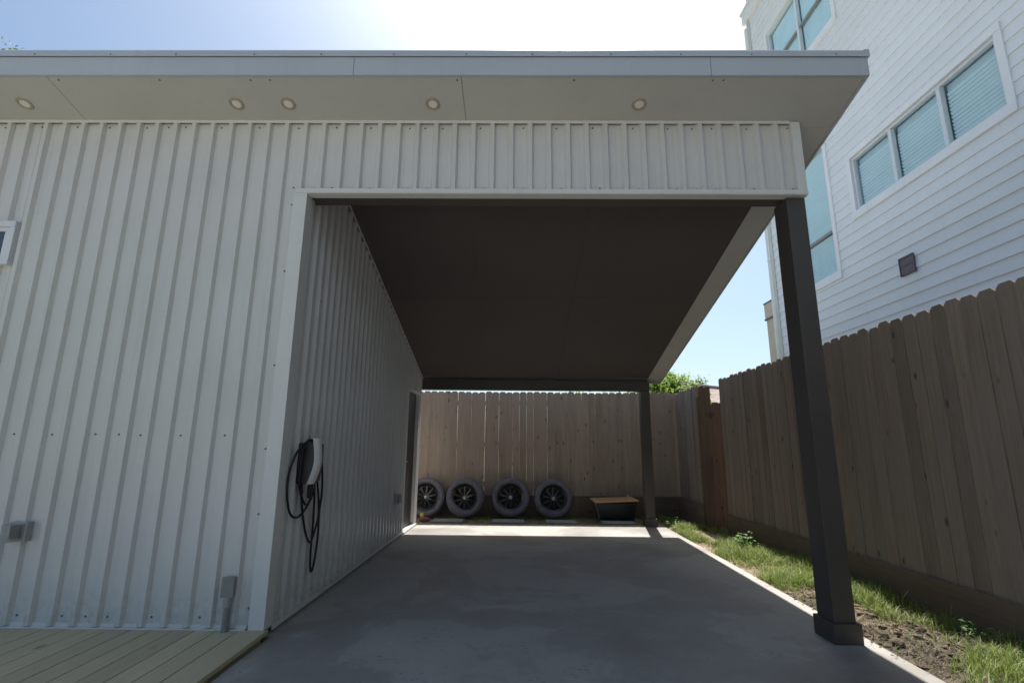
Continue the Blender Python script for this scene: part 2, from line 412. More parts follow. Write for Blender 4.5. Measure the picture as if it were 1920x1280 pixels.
# side wall panels (face +X), door opening y 8.0..8.86
SX = A
Ps = lambda a, h, z: (SX + h, a, z)
PH2 = 3.86
y = 3.79; ys = [y]
while ys[-1] + PW < 8.0: ys.append(ys[-1] + PW)
DY0, DY1, DZ = 7.97, 8.86, 2.14
for i in range(len(ys) - 1):
    obj('siding_panel', ribbed(ys[i], ys[i + 1], lambda a: -.01, lambda a: soff(a) - .02, PH2, Ps), 'siding', house)
obj('siding_panel', ribbed(ys[-1], DY0 - .002, lambda a: -.01, lambda a: soff(a) - .02, PH2, Ps), 'siding', house)
obj('siding_panel', ribbed(DY0 - .0, 8.93, lambda a: DZ + .004, lambda a: soff(a) - .02, PH2, Ps), 'siding', house)
# building core behind the sheets
def core(xa, xb, ya, yb, z0): return [(xa, ya, z0), (xb, ya, z0), (xb, yb, z0), (xa, yb, z0), (xa, ya, soff(ya) - .02), (xb, ya, soff(ya) - .02), (xb, yb, soff(yb) - .02), (xa, yb, soff(yb) - .02)]
obj('wall', MB().hexa(core(-8, A - .20, D + .02, 8.96, -.2)).hexa(core(A - .199, A - .03, D + .02, DY0 - .002, -.2)).hexa(core(A - .199, A - .03, DY1 + .002, 8.96, -.2)).hexa(core(A - .199, A - .03, DY0, DY1, DZ + .002)), 'siding2', house)
obj('foundation', MB().box(-7.98, A - .012, D + .03, 8.95, -.3, -.028).box(A - .011, -1.658, 3.76, 9.13, -.2, -.055), 'paver', house)
# trims
obj('corner_trim', MB().box(-1.792, A - .001, D - .038, D - .034, .0, 3.192).box(A - .001, A + .0335, D - .038, 3.82, -.0, 3.192).box(-1.795, -1.7915, D - .034, D - .004, .0, 3.192), 'siding2', house)
obj('base_trim', MB().box(-7.5, -1.815, D - .012, D - .002, -.004, .028).box(-7.5, -1.815, D - .036, D - .012, -.008, .006), 'siding2', house)
obj('base_trim', MB().box(A + .0305, A + .036, 3.825, DY0 - .03, -.034, .002).box(A - .004, A + .002, 3.82, DY0 - .03, -.03, .02), 'siding2', house)
obj('header_trim', MB().box(-1.775, 2.296, D - .045, D - .040, 3.190, 3.228).box(-1.775, 2.296, D - .0395, D + .04, 3.186, 3.192), 'siding2', house)
obj('corner_trim', MB().box(2.225, 2.296, D - .039, D - .0345, 3.232, ZS - .004).box(2.292, 2.296, D - .0345, D + .15, 3.196, ZS - .01).box(2.222, 2.226, D - .0345, D - .005, 3.232, ZS - .01), 'siding2', house)
obj('top_trim', MB().box(-7.5, 2.22, D - .037, D - .033, ZS - .020, ZS + .006), 'siding2', house)
# sloping J trim along the ceiling line of the side wall
def sloped(name, x0, x1, y0, y1, dz0, dz1, mat, bevel=0, par=None):
    m = MB().hexa([(x0, y0, soff(y0) + dz0), (x1, y0, soff(y0) + dz0), (x1, y1, soff(y1) + dz0), (x0, y1, soff(y1) + dz0),
                   (x0, y0, soff(y0) + dz1), (x1, y0, soff(y0) + dz1), (x1, y1, soff(y1) + dz1), (x0, y1, soff(y1) + dz1)])
    return obj(name, m, mat, par or house, bevel=bevel)
sloped('ceiling_trim', A + .03, A + .036, 3.96, 8.96, -.035, -.003, 'siding2')
obj('corner_trim', MB().box(A + .0, A + .034, 8.93, 8.965, -.03, soff(8.965) - .01), 'siding2', house)
# header beam behind the front panels, back beam
obj('header_beam', MB().box(-1.74, 2.288, D + .045, 3.935, 3.20, soff(3.935) - .004), 'dark', house, bevel=.004)
obj('back_beam', MB().box(A + .002, 2.35, 8.975, 9.17, 2.235, soff(9.17) - .003), 'dark', house, bevel=.004)
# carport ceiling sheets with a fine joint
ce = [-1.715, -.50, .72, 2.335]
for i in range(3): 
    for (ya, yb) in ((3.94, 6.38), (6.385, 8.97)):
        sloped('ceiling_panel', ce[i] + .001, ce[i + 1] - .001, ya, yb, 0, .012, 'darkceil')
# front soffit sheets (joints at x = -3.6, -.43, 2.6)
FYD = 3.325
for x0, x1 in ((-8.0, -6.02), (-6.015, -3.602), (-3.598, -.436), (-.432, 2.595)):
    sloped('soffit_panel', x0, x1, FYD + .004, D + .03, -.001, .012, 'soffit', bevel=.0015)
for ya, yb in ((D + .033, 6.10), (6.105, 8.55), (8.555, 9.195)):
    sloped('soffit_panel', 2.337, 2.595, ya, yb, -.001, .012, 'soffit', bevel=.0015)
sloped('soffit_panel', -8.0, 2.336, 9.175, 9.195, -.001, .012, 'soffit')
# roof deck, fascia, drip edge
sloped('roof', -8.0, 2.59, FYD + .008, 9.205, .014, .19, 'fascia')
zf = soff(FYD)
def fascia(x0, x1):
    obj('fascia', MB().box(x0, x1, FYD - .022, FYD + .002, zf - .006, zf + .150), 'fascia', house, bevel=.002)
for a, b in ((-8, -4.6), (-4.597, -1.25), (-1.247, 1.44), (1.443, 2.612)): fascia(a, b)
for a, b in ((-8, -2.9), (-2.905, .1), (.095, 2.63)):
    obj('drip_edge', MB().prism([(FYD - .034, zf + .148), (FYD - .030, zf + .20), (FYD - .022, zf + .212), (FYD + .25, zf + .152), (FYD + .25, zf + .147), (FYD - .020, zf + .206), (FYD - .027, zf + .150)],
        lambda p, e, a=a, b=b: (a if e == 0 else b, p[0], p[1])), 'fascia', house)
sloped('rake_fascia', 2.597, 2.618, FYD - .02, 9.228, -.006, .15, 'fascia')
sloped('rake_drip_edge', 2.592, 2.634, FYD - .03, 9.235, .151, .205, 'fascia')
sloped('rear_fascia', -8.0, 2.594, 9.208, 9.226, -.006, .19, 'fascia')
# posts with base wraps
def post(x0, x1, y0, y1, ztop):
    p = obj('post', MB().box(x0, x1, y0, y1, SLAB, ztop), 'dark', house, bevel=.004)
    obj('post_base', MB().box(x0 - .022, x1 + .024, y0 - .024, y1 + .022, SLAB, .078), 'dark', p, bevel=.006)
post(2.140, 2.288, D + .0, D + .195, 3.18)
post(2.19, 2.348, 8.98, 9.135, 2.233)
# door in the side wall: recessed dark opening
dr = obj('door', MB().box(A - .070, A - .035, DY0 + .03, DY1 - .03, -.01, DZ - .02), 'door', house, bevel=.002)
dr['label'] = 'dark brown door set back in the ribbed wall'
obj('handle', MB().tube([(A - .035, DY0 + .10, 1.0), (A - .0, DY0 + .10, 1.0), (A + .005, DY0 + .2, 1.0)], .011), 'galv', dr, smooth=True)
obj('door_frame', MB().box(A - .155, A + .022, DY0 + .001, DY0 + .028, -.02, DZ).box(A - .155, A + .022, DY1 - .028, DY1 - .001, -.02, DZ).box(A - .15, A + .035, DY0 + .0285, DY1 - .0285, DZ - .03, DZ), 'siding2', house)
obj('threshold', MB().box(A - .16, A + .05, DY0, DY1 + .07, -.1, -.022), 'siding2', house, bevel=.003)
# window at the left edge
win = obj('window', MB().box(-5.2, -3.965, FY - .052, FY - .002, 2.885, 2.935).box(-5.2, -3.965, FY - .052, FY - .002, 2.572, 2.612).box(-4.008, -3.965, FY - .050, FY - .002, 2.6125, 2.8845).box(-5.2, -5.15, FY - .05, FY - .002, 2.6125, 2.8845), 'vinyl', house, bevel=.003)
obj('sash', MB().box(-5.14, -4.01, FY - .040, FY - .006, 2.850, 2.884).box(-5.14, -4.01, FY - .040, FY - .006, 2.613, 2.645).box(-4.047, -4.0095, FY - .038, FY - .006, 2.6455, 2.8495), 'vinyl', win, bevel=.002)
obj('pane', MB().box(-5.14, -4.0475, FY - .022, FY - .016, 2.6455, 2.8495), 'darkglass', win)
# screws: one joined part
sm = MB()
def screw_y(x, z, y=None):
    yy = (y if y is not None else FY - .001)
    sm.lathe([(.001, 0), (.0075, .0), (.0065, .004), (.004, .0065), (.0008, .0068)], 8, lambda a, b, h: (x + a, yy - h, z + b))
def screw_x(yv, z, xx=None):
    xx = SX + .001 if xx is None else xx
    sm.lathe([(.001, 0), (.0075, .0), (.0065, .004), (.004, .0065), (.0008, .0068)], 8, lambda a, b, h: (xx + h, yv + a, z + b))
for k in range(-38, 24):
    xc = RX0 + (k + .5) * PITCH
    if xc > 2.2: break
    if (k % 2) == 0 or (k % 7) == 3:
        screw_y(xc + rnd.uniform(-.03, .03), ZS - .045 + rnd.uniform(-.006, .003))
        if xc < -1.84:
            screw_y(xc + rnd.uniform(-.02, .02), 1.281 + rnd.uniform(-.003, .003)); screw_y(xc + rnd.uniform(-.02, .02), .068 + rnd.uniform(-.004, .004))
        else: screw_y(xc + .02, 3.25 + rnd.uniform(-.004, .004))
for z in (2.54, 1.8, 1.19, .74, .13, 3.1): screw_y(-1.815, z, D - .012)
for k in range(0, 27):
    yc = PH2 + (k + .5) * PITCH
    if yc > DY0 - .05: break
    if k % 2 == 0:
        for z in (.05, 1.28, 2.45): screw_x(yc + rnd.uniform(-.02, .02), z + rnd.uniform(-.004, .004))
for x in [-7.0 + i * .55 + rnd.uniform(-.05, .05) for i in range(18)]: screw_y(min(x, 2.55), zf + .165, FYD - .030)
for x in (-3.53, -2.75, -2.05, -1.9, -.47, .42, 1.47, 1.55): 
    yv = FYD + .03; z = soff(yv) - .001
    sm.lathe([(.001, 0), (.008, .0), (.006, .004), (.0008, .006)], 8, lambda a, b, h, x=x, yv=yv, z=z: (x + a, yv + b, z - b * SL - h))
so = obj('screws', sm, 'screw', house); so['kind'] = 'stuff'

# recessed lights
Ln = Vector((0, -SL, -1)).normalized(); Lt = Vector((0, 1, -SL)).normalized()
LB = ['recessed round soffit light farthest left, beyond the diagonal soffit joint', 'left one of the close pair of round soffit lights above the ribbed wall',
      'right one of the close pair of round soffit lights near the opening', 'round soffit light just left of the middle soffit joint', 'round soffit light farthest right, toward the carport post']
for lx, lb in zip((-3.975, -2.260, -1.845, -.686, .957), LB):
    lyy = 3.556; c = Vector((lx, lyy, soff(lyy) - .001))
    t = thing('soffit_light', c, lb, 'light', 'round lights set in the soffit')
    F = lambda a, b, h, c=c: tuple(c + Vector((1, 0, 0)) * a + Lt * b + Ln * h)
    obj('trim_ring', MB().lathe([(.036, .001), (.037, .006), (.042, .009), (.055, .007), (.0585, .001)], 32, F, True), 'brass', t, smooth=True)
    obj('lens', MB().lathe([(.0005, .004), (.034, .004), (.0362, .002), (.0362, .0008)], 32, F), 'lens', t, smooth=True)

# ------------------------------------------------------------------ fittings on the walls
t = thing('electrical_outlet', (-3.465, FY, .61), 'grey outdoor outlet under a clear bubble cover low on the front wall', 'outlet')
obj('back_box', MB().box(-3.53, -3.400, FY - .055, FY, .548, .678), 'galv', t, bevel=.004)
obj('cover', MB().prism([(-3.52, .0), (-3.52, .03), (-3.505, .075), (-3.47, .10), (-3.425, .095), (-3.41, .07), (-3.41, .0)], lambda p, e: (p[0], FY - .0555 - p[1], .556 + e * .112)), 'clear', t, bevel=.004, smooth=True)
obj('receptacle', MB().box(-3.50, -3.43, FY - .070, FY - .0555, .57, .66), 'black', t, bevel=.003)
t = thing('junction_box', (-1.94, FY, 0), 'small grey junction box on a short conduit beside the wall corner', 'electrical box')
obj('box', MB().box(-1.981, -1.904, FY - .066, FY - .0305, .213, .337), 'grey', t, bevel=.003)
obj('lid', MB().box(-1.984, -1.901, FY - .071, FY - .0665, .210, .340), 'grey', t, bevel=.0015)
ft = lambda a, b, h: (-1.939 + a, FY - .054 + b, h)
obj('conduit', MB().lathe([(.001, -.0), (.021, -.0), (.021, .150), (.001, .150)], 20, ft), 'grey', t, smooth=True)
obj('collar', MB().lathe([(.0215, .150), (.027, .150), (.027, .2125), (.0215, .2125)], 20, ft, True), 'galv', t, smooth=True)
t = thing('electrical_outlet', (A + .03, 7.4, .5), 'small grey outlet box low on the side wall just before the doorway', 'outlet')
obj('back_box', MB().box(A + .0305, A + .075, 7.33, 7.47, .44, .575), 'galv', t, bevel=.003)
obj('cover', MB().box(A + .0755, A + .095, 7.34, 7.46, .45, .57), 'grey', t, bevel=.005)

# EV charger
t = thing('wall_charger', (A + .03, 4.08, 1.1), 'black and white car charger on the ribbed side wall with coiled black cable', 'charger')
obj('body', MB().prism([(A + .031, .93), (-1.60, .925), (-1.566, .945), (-1.552, 1.10), (-1.556, 1.225), (-1.60, 1.245), (A + .031, 1.235)], lambda p, e: (p[0], 3.995 + e * .175, p[1])), 'black', t, bevel=.006, smooth=True)
fp = []
for k in range(13):
    u = k / 12; z = 1.272 - .345 * u
    xc = -1.536 + .020 * math.sin(u * math.pi * .9) - .040 * max(0, u - .5) ** 1.3 * 2
    fp.append((xc, z, 0.5 * (.112 - .022 * u)))
fm = MB(); yc = 4.030
NJ = 9
for (xc, z, hw) in fp:
    for j in range(NJ):
        s = -1 + 2 * j / (NJ - 1); fm.v.append((xc - .028 * abs(s) ** 3, yc + s * hw, z))
    for j in range(NJ):
        s = 1 - 2 * j / (NJ - 1); fm.v.append((xc - .028 * abs(s) ** 3 - .010, yc + s * hw * .97, z))
for k in range(12):
    for j in range(2 * NJ):
        a = k * 2 * NJ; fm.f.append((a + j, a + (j + 1) % (2 * NJ), a + 2 * NJ + (j + 1) % (2 * NJ), a + 2 * NJ + j))
fm.f.append(tuple(range(2 * NJ - 1, -1, -1))); fm.f.append(tuple(range(12 * 2 * NJ, 13 * 2 * NJ)))
obj('face_plate', fm, 'white_pl', t, smooth=True)
obj('connector', MB().tube([(-1.585, 4.07, .965), (-1.60, 4.075, .90), (-1.615, 4.09, .82)], [.020, .024, .014], 12), 'black', t, smooth=True)
loops = [[(-1.575, 4.13, 1.16), (-1.60, 4.07, 1.252), (-1.64, 3.97, 1.225), (-1.665, 3.895, 1.14), (-1.675, 3.835, .99), (-1.675, 3.852, .83), (-1.675, 3.93, .715), (-1.67, 4.045, .680), (-1.66, 4.145, .720), (-1.64, 4.19, .80), (-1.61, 4.16, .93)],
         [(-1.60, 4.18, 1.20), (-1.62, 4.03, 1.235), (-1.655, 3.955, 1.15), (-1.665, 3.99, 1.0), (-1.67, 4.08, .84), (-1.66, 4.165, .76), (-1.63, 4.185, .81), (-1.59, 4.12, .93)],
         [(-1.61, 4.06, 1.245), (-1.64, 3.97, 1.17), (-1.665, 4.05, .95), (-1.675, 4.13, .74), (-1.675, 4.25, .53), (-1.67, 4.345, .450), (-1.66, 4.385, .52), (-1.65, 4.42, .65), (-1.63, 4.33, .82), (-1.595, 4.18, .95)],
         [(-1.60, 4.14, .96), (-1.64, 4.28, .76), (-1.665, 4.36, .52), (-1.675, 4.385, .34), (-1.675, 4.42, .215), (-1.67, 4.46, .26), (-1.67, 4.50, .46), (-1.66, 4.46, .65), (-1.64, 4.43, .84), (-1.60, 4.28, 1.05), (-1.59, 4.18, 1.15)],
         [(-1.60, 4.17, 1.05), (-1.62, 4.19, 1.20), (-1.635, 4.08, 1.262), (-1.645, 3.985, 1.20), (-1.65, 3.975, 1.05), (-1.655, 3.985, .93), (-1.65, 4.05, .86)]]
for L in loops: obj('cable', MB().tube(cat_rom(L, 7), .0088, 8), 'cable', t, smooth=True)

# ------------------------------------------------------------------ deck
dk = thing('wooden_deck', (-3, 3.3, 0), 'pale green-tinted treated wood deck in front of the white ribbed wall', 'deck')
bx = -1.655
i = 0
while bx > -8:
    w = .185 if i == 0 else .1395
    sk = .0
    x1 = bx; x0 = bx - w
    o = obj('deck_board', MB().hexa([(x0, 1.2, -.030), (x1, 1.2, -.030), (x1 - .012, D - .008, -.030), (x0 - .012, D - .008, -.030),
        (x0, 1.2, -.002 + rnd.uniform(-.002, .001)), (x1, 1.2, -.002), (x1 - .012, D - .008, -.002), (x0 - .012, D - .008, -.002 + rnd.uniform(-.002, .001))]), 'deck', dk, bevel=.003)
    bx = x0 - .006; i += 1
obj('rim_board', MB().box(-8, -1.70, 1.20, D - .03, -.15, -.0345), 'deck', dk)

# ------------------------------------------------------------------ fences
def picket_mesh(w, h, mat, axis, th=.016, cut=.028):
    prof = [(0, 0), (w, 0), (w, h - cut), (w - cut * .95, h), (cut * .95, h), (0, h - cut)]
    if axis == 'X': f = lambda p, e: (p[0], -e * th, p[1])
    else: f = lambda p, e: (e * th, p[0], p[1])
    return MB().prism(prof, f).mesh('fence_picket', M[mat], (0, 0, 0), bevel=.0015)
def picket(parent, me, pos, lean=0, twist=0, axis='X', name='fence_picket'):
    o = bpy.data.objects.new(name, me); COL.objects.link(o); o.parent = parent; o.location = Vector(pos) - wloc(parent)
    o.rotation_euler = (0, lean, twist) if axis == 'X' else (lean, 0, twist)
    return o
fr = thing('wooden_fence', (3.3, 3, -.05), 'tall weathered dog-ear picket fence along the right side below the white house', 'fence', None)
meshes = [picket_mesh(w, h, 'picket', 'Y') for w, h in ((.138, 2.133), (.1375, 2.148), (.139, 2.138), (.136, 2.123))]
y = 8.27
while y > -6.8:
    m_ = rnd.choice(meshes)
    picket(fr, m_, (3.30 + rnd.uniform(-.003, .003), y - .139, .205), rnd.uniform(-.0035, .0035), rnd.uniform(-.035, .035), 'Y'); y -= .1425 + rnd.uniform(0, .0025)
y = 8.27
for L in (2.35, 2.4, 2.4, 2.4, 2.4, 2.4, .7):
    obj('kickboard', MB().box(3.272, 3.294, y - L + .003, y, -.09, .238), 'kick', fr, bevel=.002); y -= L
for z in (.35, 1.2, 2.05): obj('rail', MB().box(3.322, 3.36, -6.8, 8.2, z, z + .085), 'kick', fr, bevel=.002)
for yy in (8.15, 5.8, 3.4, 1.0, -1.4, -3.8, -6.2): obj('fence_post', MB().box(3.361, 3.45, yy, yy + .09, -.1, 2.25), 'kick', fr, bevel=.003)

fb = thing('wooden_fence', (0, 10.2, -.05), 'knotty brown picket fence across the back of the carport behind the tyres', 'fence', None)
meshes = [picket_mesh(w, h, 'picket_back', 'X', cut=.03) for w, h in ((.1365, 2.025), (.136, 2.035), (.137, 2.03), (.135, 2.02))]
x = -6.0
while x < 3.0:
    gap = .0002 + (rnd.random() < .18) * .0016 + (x < -1.1) * .0008
    picket(fb, rnd.choice(meshes), (x, 10.2 + rnd.uniform(-.003, .003), .30), rnd.uniform(-.001, .001), rnd.uniform(-.02, .02)); x += .1365 + gap
picket(fb, meshes[0], (3.02, 10.21, .30)); picket(fb, meshes[1], (3.10, 10.228, .28))
x = -6.0
for L in (2.4, 2.4, 2.4, 1.95):
    obj('kickboard', MB().box(x, x + L - .0006, 10.158, 10.180, -.09, .334), 'kickx', fb, bevel=.002); x += L
for z in (.5, 1.25, 2.06): obj('rail', MB().box(-6, 3.1, 10.204, 10.242, z, z + .085), 'kickx', fb)

fj = thing('wooden_fence', (3.05, 9.3, -.05), 'short grey return fence panel joining the back fence to a reddish end board', 'fence', None)
meshes = [picket_mesh(.128, 2.0 + d, 'picket', 'Y') for d in (0, .012, .02)]
y = 10.16; zz = 0
while y > 8.78:
    picket(fj, rnd.choice(meshes), (3.145 - (10.16 - y) * .03 + rnd.uniform(-.004, .004), y - .128, .30), rnd.uniform(-.006, .006), rnd.uniform(-.10, .04), 'Y'); y -= .1315
pr = picket_mesh(.098, 2.34, 'picket_red', 'X')
for x_ in (3.095, 3.196): picket(fj, pr, (x_, 8.68 + rnd.uniform(-.004, .004), -.06), .0, .02)
pr2 = picket_mesh(.135, 2.07, 'picket_red', 'X')
picket(fj, pr2, (3.298, 8.70, -.06), .004, 0)
obj('kickboard', MB().hexa([(3.07, 8.72, -.09), (3.092, 8.72, -.09), (3.137, 10.155, -.09), (3.115, 10.155, -.09), (3.07, 8.72, .34), (3.092, 8.72, .34), (3.137, 10.155, .34), (3.115, 10.155, .34)]), 'kick', fj)
obj('fence_post', MB().box(3.42, 3.52, 8.72, 8.82, -.15, 2.0).box(3.30, 3.60, 8.83, 8.85, -.15, 1.95).box(3.095, 3.185, 8.71, 8.80, -.15, 2.1), 'kick', fj, bevel=.002)  # posts and back panel added to keep the corner gaps dark
pl = obj('leaning_plank', MB().hexa([(3.16, 8.50, -.06), (3.25, 8.50, -.06), (3.25, 8.522, -.06), (3.16, 8.522, -.06), (3.235, 8.58, 1.10), (3.325, 8.58, 1.10), (3.325, 8.602, 1.10), (3.235, 8.602, 1.10)]), 'picket_red')
tag(pl, 'narrow brown plank leaning in the corner between the fences', 'plank')
tw = obj('wire_tie', MB().tube(cat_rom([(3.22, 8.66, 1.80), (3.27, 8.655, 1.83), (3.34, 8.64, 1.81), (3.28, 8.65, 1.79), (3.25, 8.655, 1.75), (3.31, 8.64, 1.77)], 5), .008, 6), 'drygrass')
tag(tw, 'small tangle of pale vine caught at the top of the fence corner', 'vine')

# ------------------------------------------------------------------ neighbour's house
NX = 5.0; NY1 = 9.45; NY0 = -9.0; NZ1 = 12.6
nb = thing('neighbour_house', (8, 4, 0), 'tall white lap-sided house rising behind the right fence', 'house')
OPEN = [(4.585, 6.935, 4.665, 5.500), (7.52, 8.42, 3.93, 6.15), (6.86, 8.76, 7.97, 9.40)]
EXP = .155
def rows():
    z = .05; 
    while z < NZ1: yield z; z += EXP
lapcache = {}
def lap(y0, y1, z0, z1, zr):
    # tapered board: bottom proud, top tucked in
    f0 = (z0 - zr) / EXP; f1 = (z1 - zr) / EXP
    xb = NX - .017 + .013 * f0; xt = NX - .017 + .013 * f1
    m = MB().hexa([(xb, y0, z0), (NX + .012, y0, z0), (NX + .012, y1, z0), (xb, y1, z0), (xt, y0, z1 + .001), (NX + .012, y0, z1 + .001), (NX + .012, y1, z1 + .001), (xt, y1, z1 + .001)])
    obj('siding_board', m, 'lap', nb)
for z in rows():
    if z < 1.8: continue
    if 10.38 < z + .1 < 10.68: continue
    cuts = [(NY0, NY1 - .1)]
    for (a, b, c, d) in OPEN:
        if z + EXP <= c + .001 or z >= d - .001: continue
        new = []
        for (s, e) in cuts:
            if e <= a or s >= b: new.append((s, e)); continue
            if s < a: new.append((s, a))
            if e > b: new.append((b, e))
            if z < c - .015: lap(a, b, z, c, z)
            if z + EXP > d + .015: lap(a, b, d, z + EXP, z)
        cuts = new
    for s, e in cuts:
        if e - s > 4.5:
            j = s + (e - s) * rnd.uniform(.3, .7); lap(s, j - .002, z, z + EXP, z); lap(j + .002, e, z, z + EXP, z)
        else: lap(s, e, z, z + EXP, z)
# core: lower wall, back shell
obj('wall', MB().box(NX + .45, 14, NY0, NY1 - .02, -.2, NZ1).box(NX + .0125, NX + .4495, NY1 - .06, NY1 - .02, -.2, NZ1).box(NX + .0, NX + .4495, NY0, NY1 - .0605, -.2, 1.75), 'room', nb)
obj('rear_siding', MB().box(NX + .1, 14, NY1 - .0195, NY1, -.2, NZ1), 'lap', nb)
obj('corner_board', MB().box(NX - .026, NX + .10, NY1 - .098, NY1 + .012, 0, 10.36), 'corner_shade', nb, bevel=.003)
obj('belt_band', MB().box(NX - .07, 14.05, NY0 - .1, NY1 + .10, 10.37, 10.62).box(NX - .10, 14.08, NY0 - .1, NY1 + .13, 10.625, 10.67), 'laptrim', nb, bevel=.004)
obj('eave', MB().box(NX - .5, 14.5, NY0 - .5, NY1 + .5, NZ1 + .005, NZ1 + .25), 'laptrim', nb)
hr = MB(); hr.v = [(NX - .5, NY0 - .5, NZ1 + .255), (14.5, NY0 - .5, NZ1 + .255), (14.5, NY1 + .5, NZ1 + .255), (NX - .5, NY1 + .5, NZ1 + .255), (9.75, 1, NZ1 + 2.4), (9.75, 4, NZ1 + 2.4)]
hr.f = [(0, 1, 4), (1, 2, 5, 4), (2, 3, 5), (3, 0, 4, 5), (3, 2, 1, 0)]
obj('roof', hr, 'shingle', nb)
def nwindow(a, b, c, d, mulls, rail=None, blinds=True, top_trim=True, sill=True, lab=None):
    w = .088
    # trim boards round the opening
    fm_ = MB()
    w_o = obj('window', MB().box(NX + .005, NX + .065, a + .003, b - .003, c + .003, c + .040).box(NX + .005, NX + .065, a + .003, b - .003, d - .040, d - .003)
              .box(NX + .006, NX + .064, a + .003, a + .040, c + .0405, d - .0405).box(NX + .006, NX + .064, b - .040, b - .003, c + .0405, d - .0405), 'vinyl', nb, bevel=.003)
    if lab: w_o['label'] = lab
    for (y0, y1, z0, z1, px_) in ((a - w, b + w, c - .115, c - .001, .034), (a - w, b + w, d + .001, d + .085, .030), (a - w, a - .001, c, d, .027), (b + .001, b + w, c, d, .027)):
        obj('casing', MB().box(NX - px_, NX + .024, y0, y1, z0, z1), 'laptrim', w_o, bevel=.003)
    edges_ = [a + .04] + [m for m in mulls] + [b - .04]
    for m in mulls:
        obj('mullion', MB().box(NX + .0, NX + .062, m - .028, m + .028, c + .041, d - .041), 'vinyl', w_o, bevel=.003)
    for i in range(len(edges_) - 1):
        y0 = edges_[i] + (.028 if i else 0); y1 = edges_[i + 1] - (.028 if i < len(edges_) - 2 else 0)
        zs = [(c + .041, d - .041)]
        if rail: zs = [(c + .041, rail - .022), (rail + .022, d - .041)]; obj('meeting_rail', MB().box(NX + .012, NX + .062, y0 + .001, y1 - .001, rail - .0215, rail + .0215), 'grey', w_o, bevel=.002)
        for (z0, z1) in zs: obj('pane', MB().box(NX + .044, NX + .049, y0, y1, z0, z1), 'glass', w_o)
        if blinds:
            bm_ = MB(); z = c + .05; zt = d - (.16 if len(mulls) else .05)
            while z < zt:
                q1, q2 = rnd.uniform(-.004, .004), rnd.uniform(-.004, .004)
                bm_.hexa([(NX + .086, y0 + .01, z + .000), (NX + .066, y0 + .01, z + .027 + q1), (NX + .066, y1 - .01, z + .027 + q2), (NX + .086, y1 - .01, z + .000),
                          (NX + .088, y0 + .01, z + .002), (NX + .068, y0 + .01, z + .029), (NX + .068, y1 - .01, z + .029), (NX + .088, y1 - .01, z + .002)]); z += .050
            bl = obj('blind', bm_, 'slat', w_o); bl['kind'] = 'stuff'
            obj('blind_backing', MB().box(NX + .10, NX + .11, y0, y1, c + .04, d - .04), 'backing', w_o)
        else:
            obj('curtain', MB().box(NX + .085, NX + .095, y0, y1, c + .04, d - .04), 'curtain', w_o)
    obj('reveal', MB().box(NX + .0765, NX + .44, a - .01, b + .01, d + .001, d + .02).box(NX + .0765, NX + .44, a - .01, b + .01, c - .02, c - .001)
        .box(NX + .0765, NX + .44, a - .02, a - .001, c, d).box(NX + .0765, NX + .44, b + .001, b + .02, c, d), 'curtain', w_o)
nwindow(*OPEN[0], mulls=(5.345, 6.15), lab='long three-pane window with white blinds')
nwindow(*OPEN[1], mulls=(), rail=4.64, lab='tall window behind the carport post')
nwindow(*OPEN[2], mulls=(7.78,), rail=8.63, blinds=False, lab='paired upper window above the carport roof')
vt = obj('vent', MB().box(NX - .030, NX - .012, 6.050, 6.290, 3.420, 3.655).box(NX - .038, NX - .0305, 6.045, 6.295, 3.642, 3.662).box(NX - .038, NX - .0305, 6.045, 6.06, 3.415, 3.6415).box(NX - .038, NX - .0305, 6.28, 6.295, 3.415, 3.6415), 'vent', nb, bevel=.002)
for k in range(2): obj('louver', MB().box(NX - .034, NX - .0305, 6.065, 6.275, 3.435 + k * .105, 3.525 + k * .105), 'vent', vt, bevel=.003)
dn = obj('downspout', MB().box(NX - .02, NX + .06, NY1 + .075, NY1 + .145, .1, 10.3), 'lap', nb, bevel=.008)
for z in (2.2, 4.9, 7.6): obj('bracket', MB().box(NX - .025, NX + .065, NY1 + .013, NY1 + .15, z, z + .03), 'laptrim', dn, bevel=.002)
obj('chimney_chase', MB().box(5.28, 6.6, NY1 + .16, 10.45, -.2, 3.93), 'beige', nb, bevel=.004)
obj('chase_cap', MB().box(5.262, 6.62, NY1 + .16, 10.468, 3.935, 4.25), 'beige', nb, bevel=.004)
obj('cap_flashing', MB().box(5.25, 6.63, NY1 + .158, 10.48, 4.252, 4.275).box(5.25, 6.63, NY1 + .158, 10.48, 3.90, 3.9345), 'vent', nb)

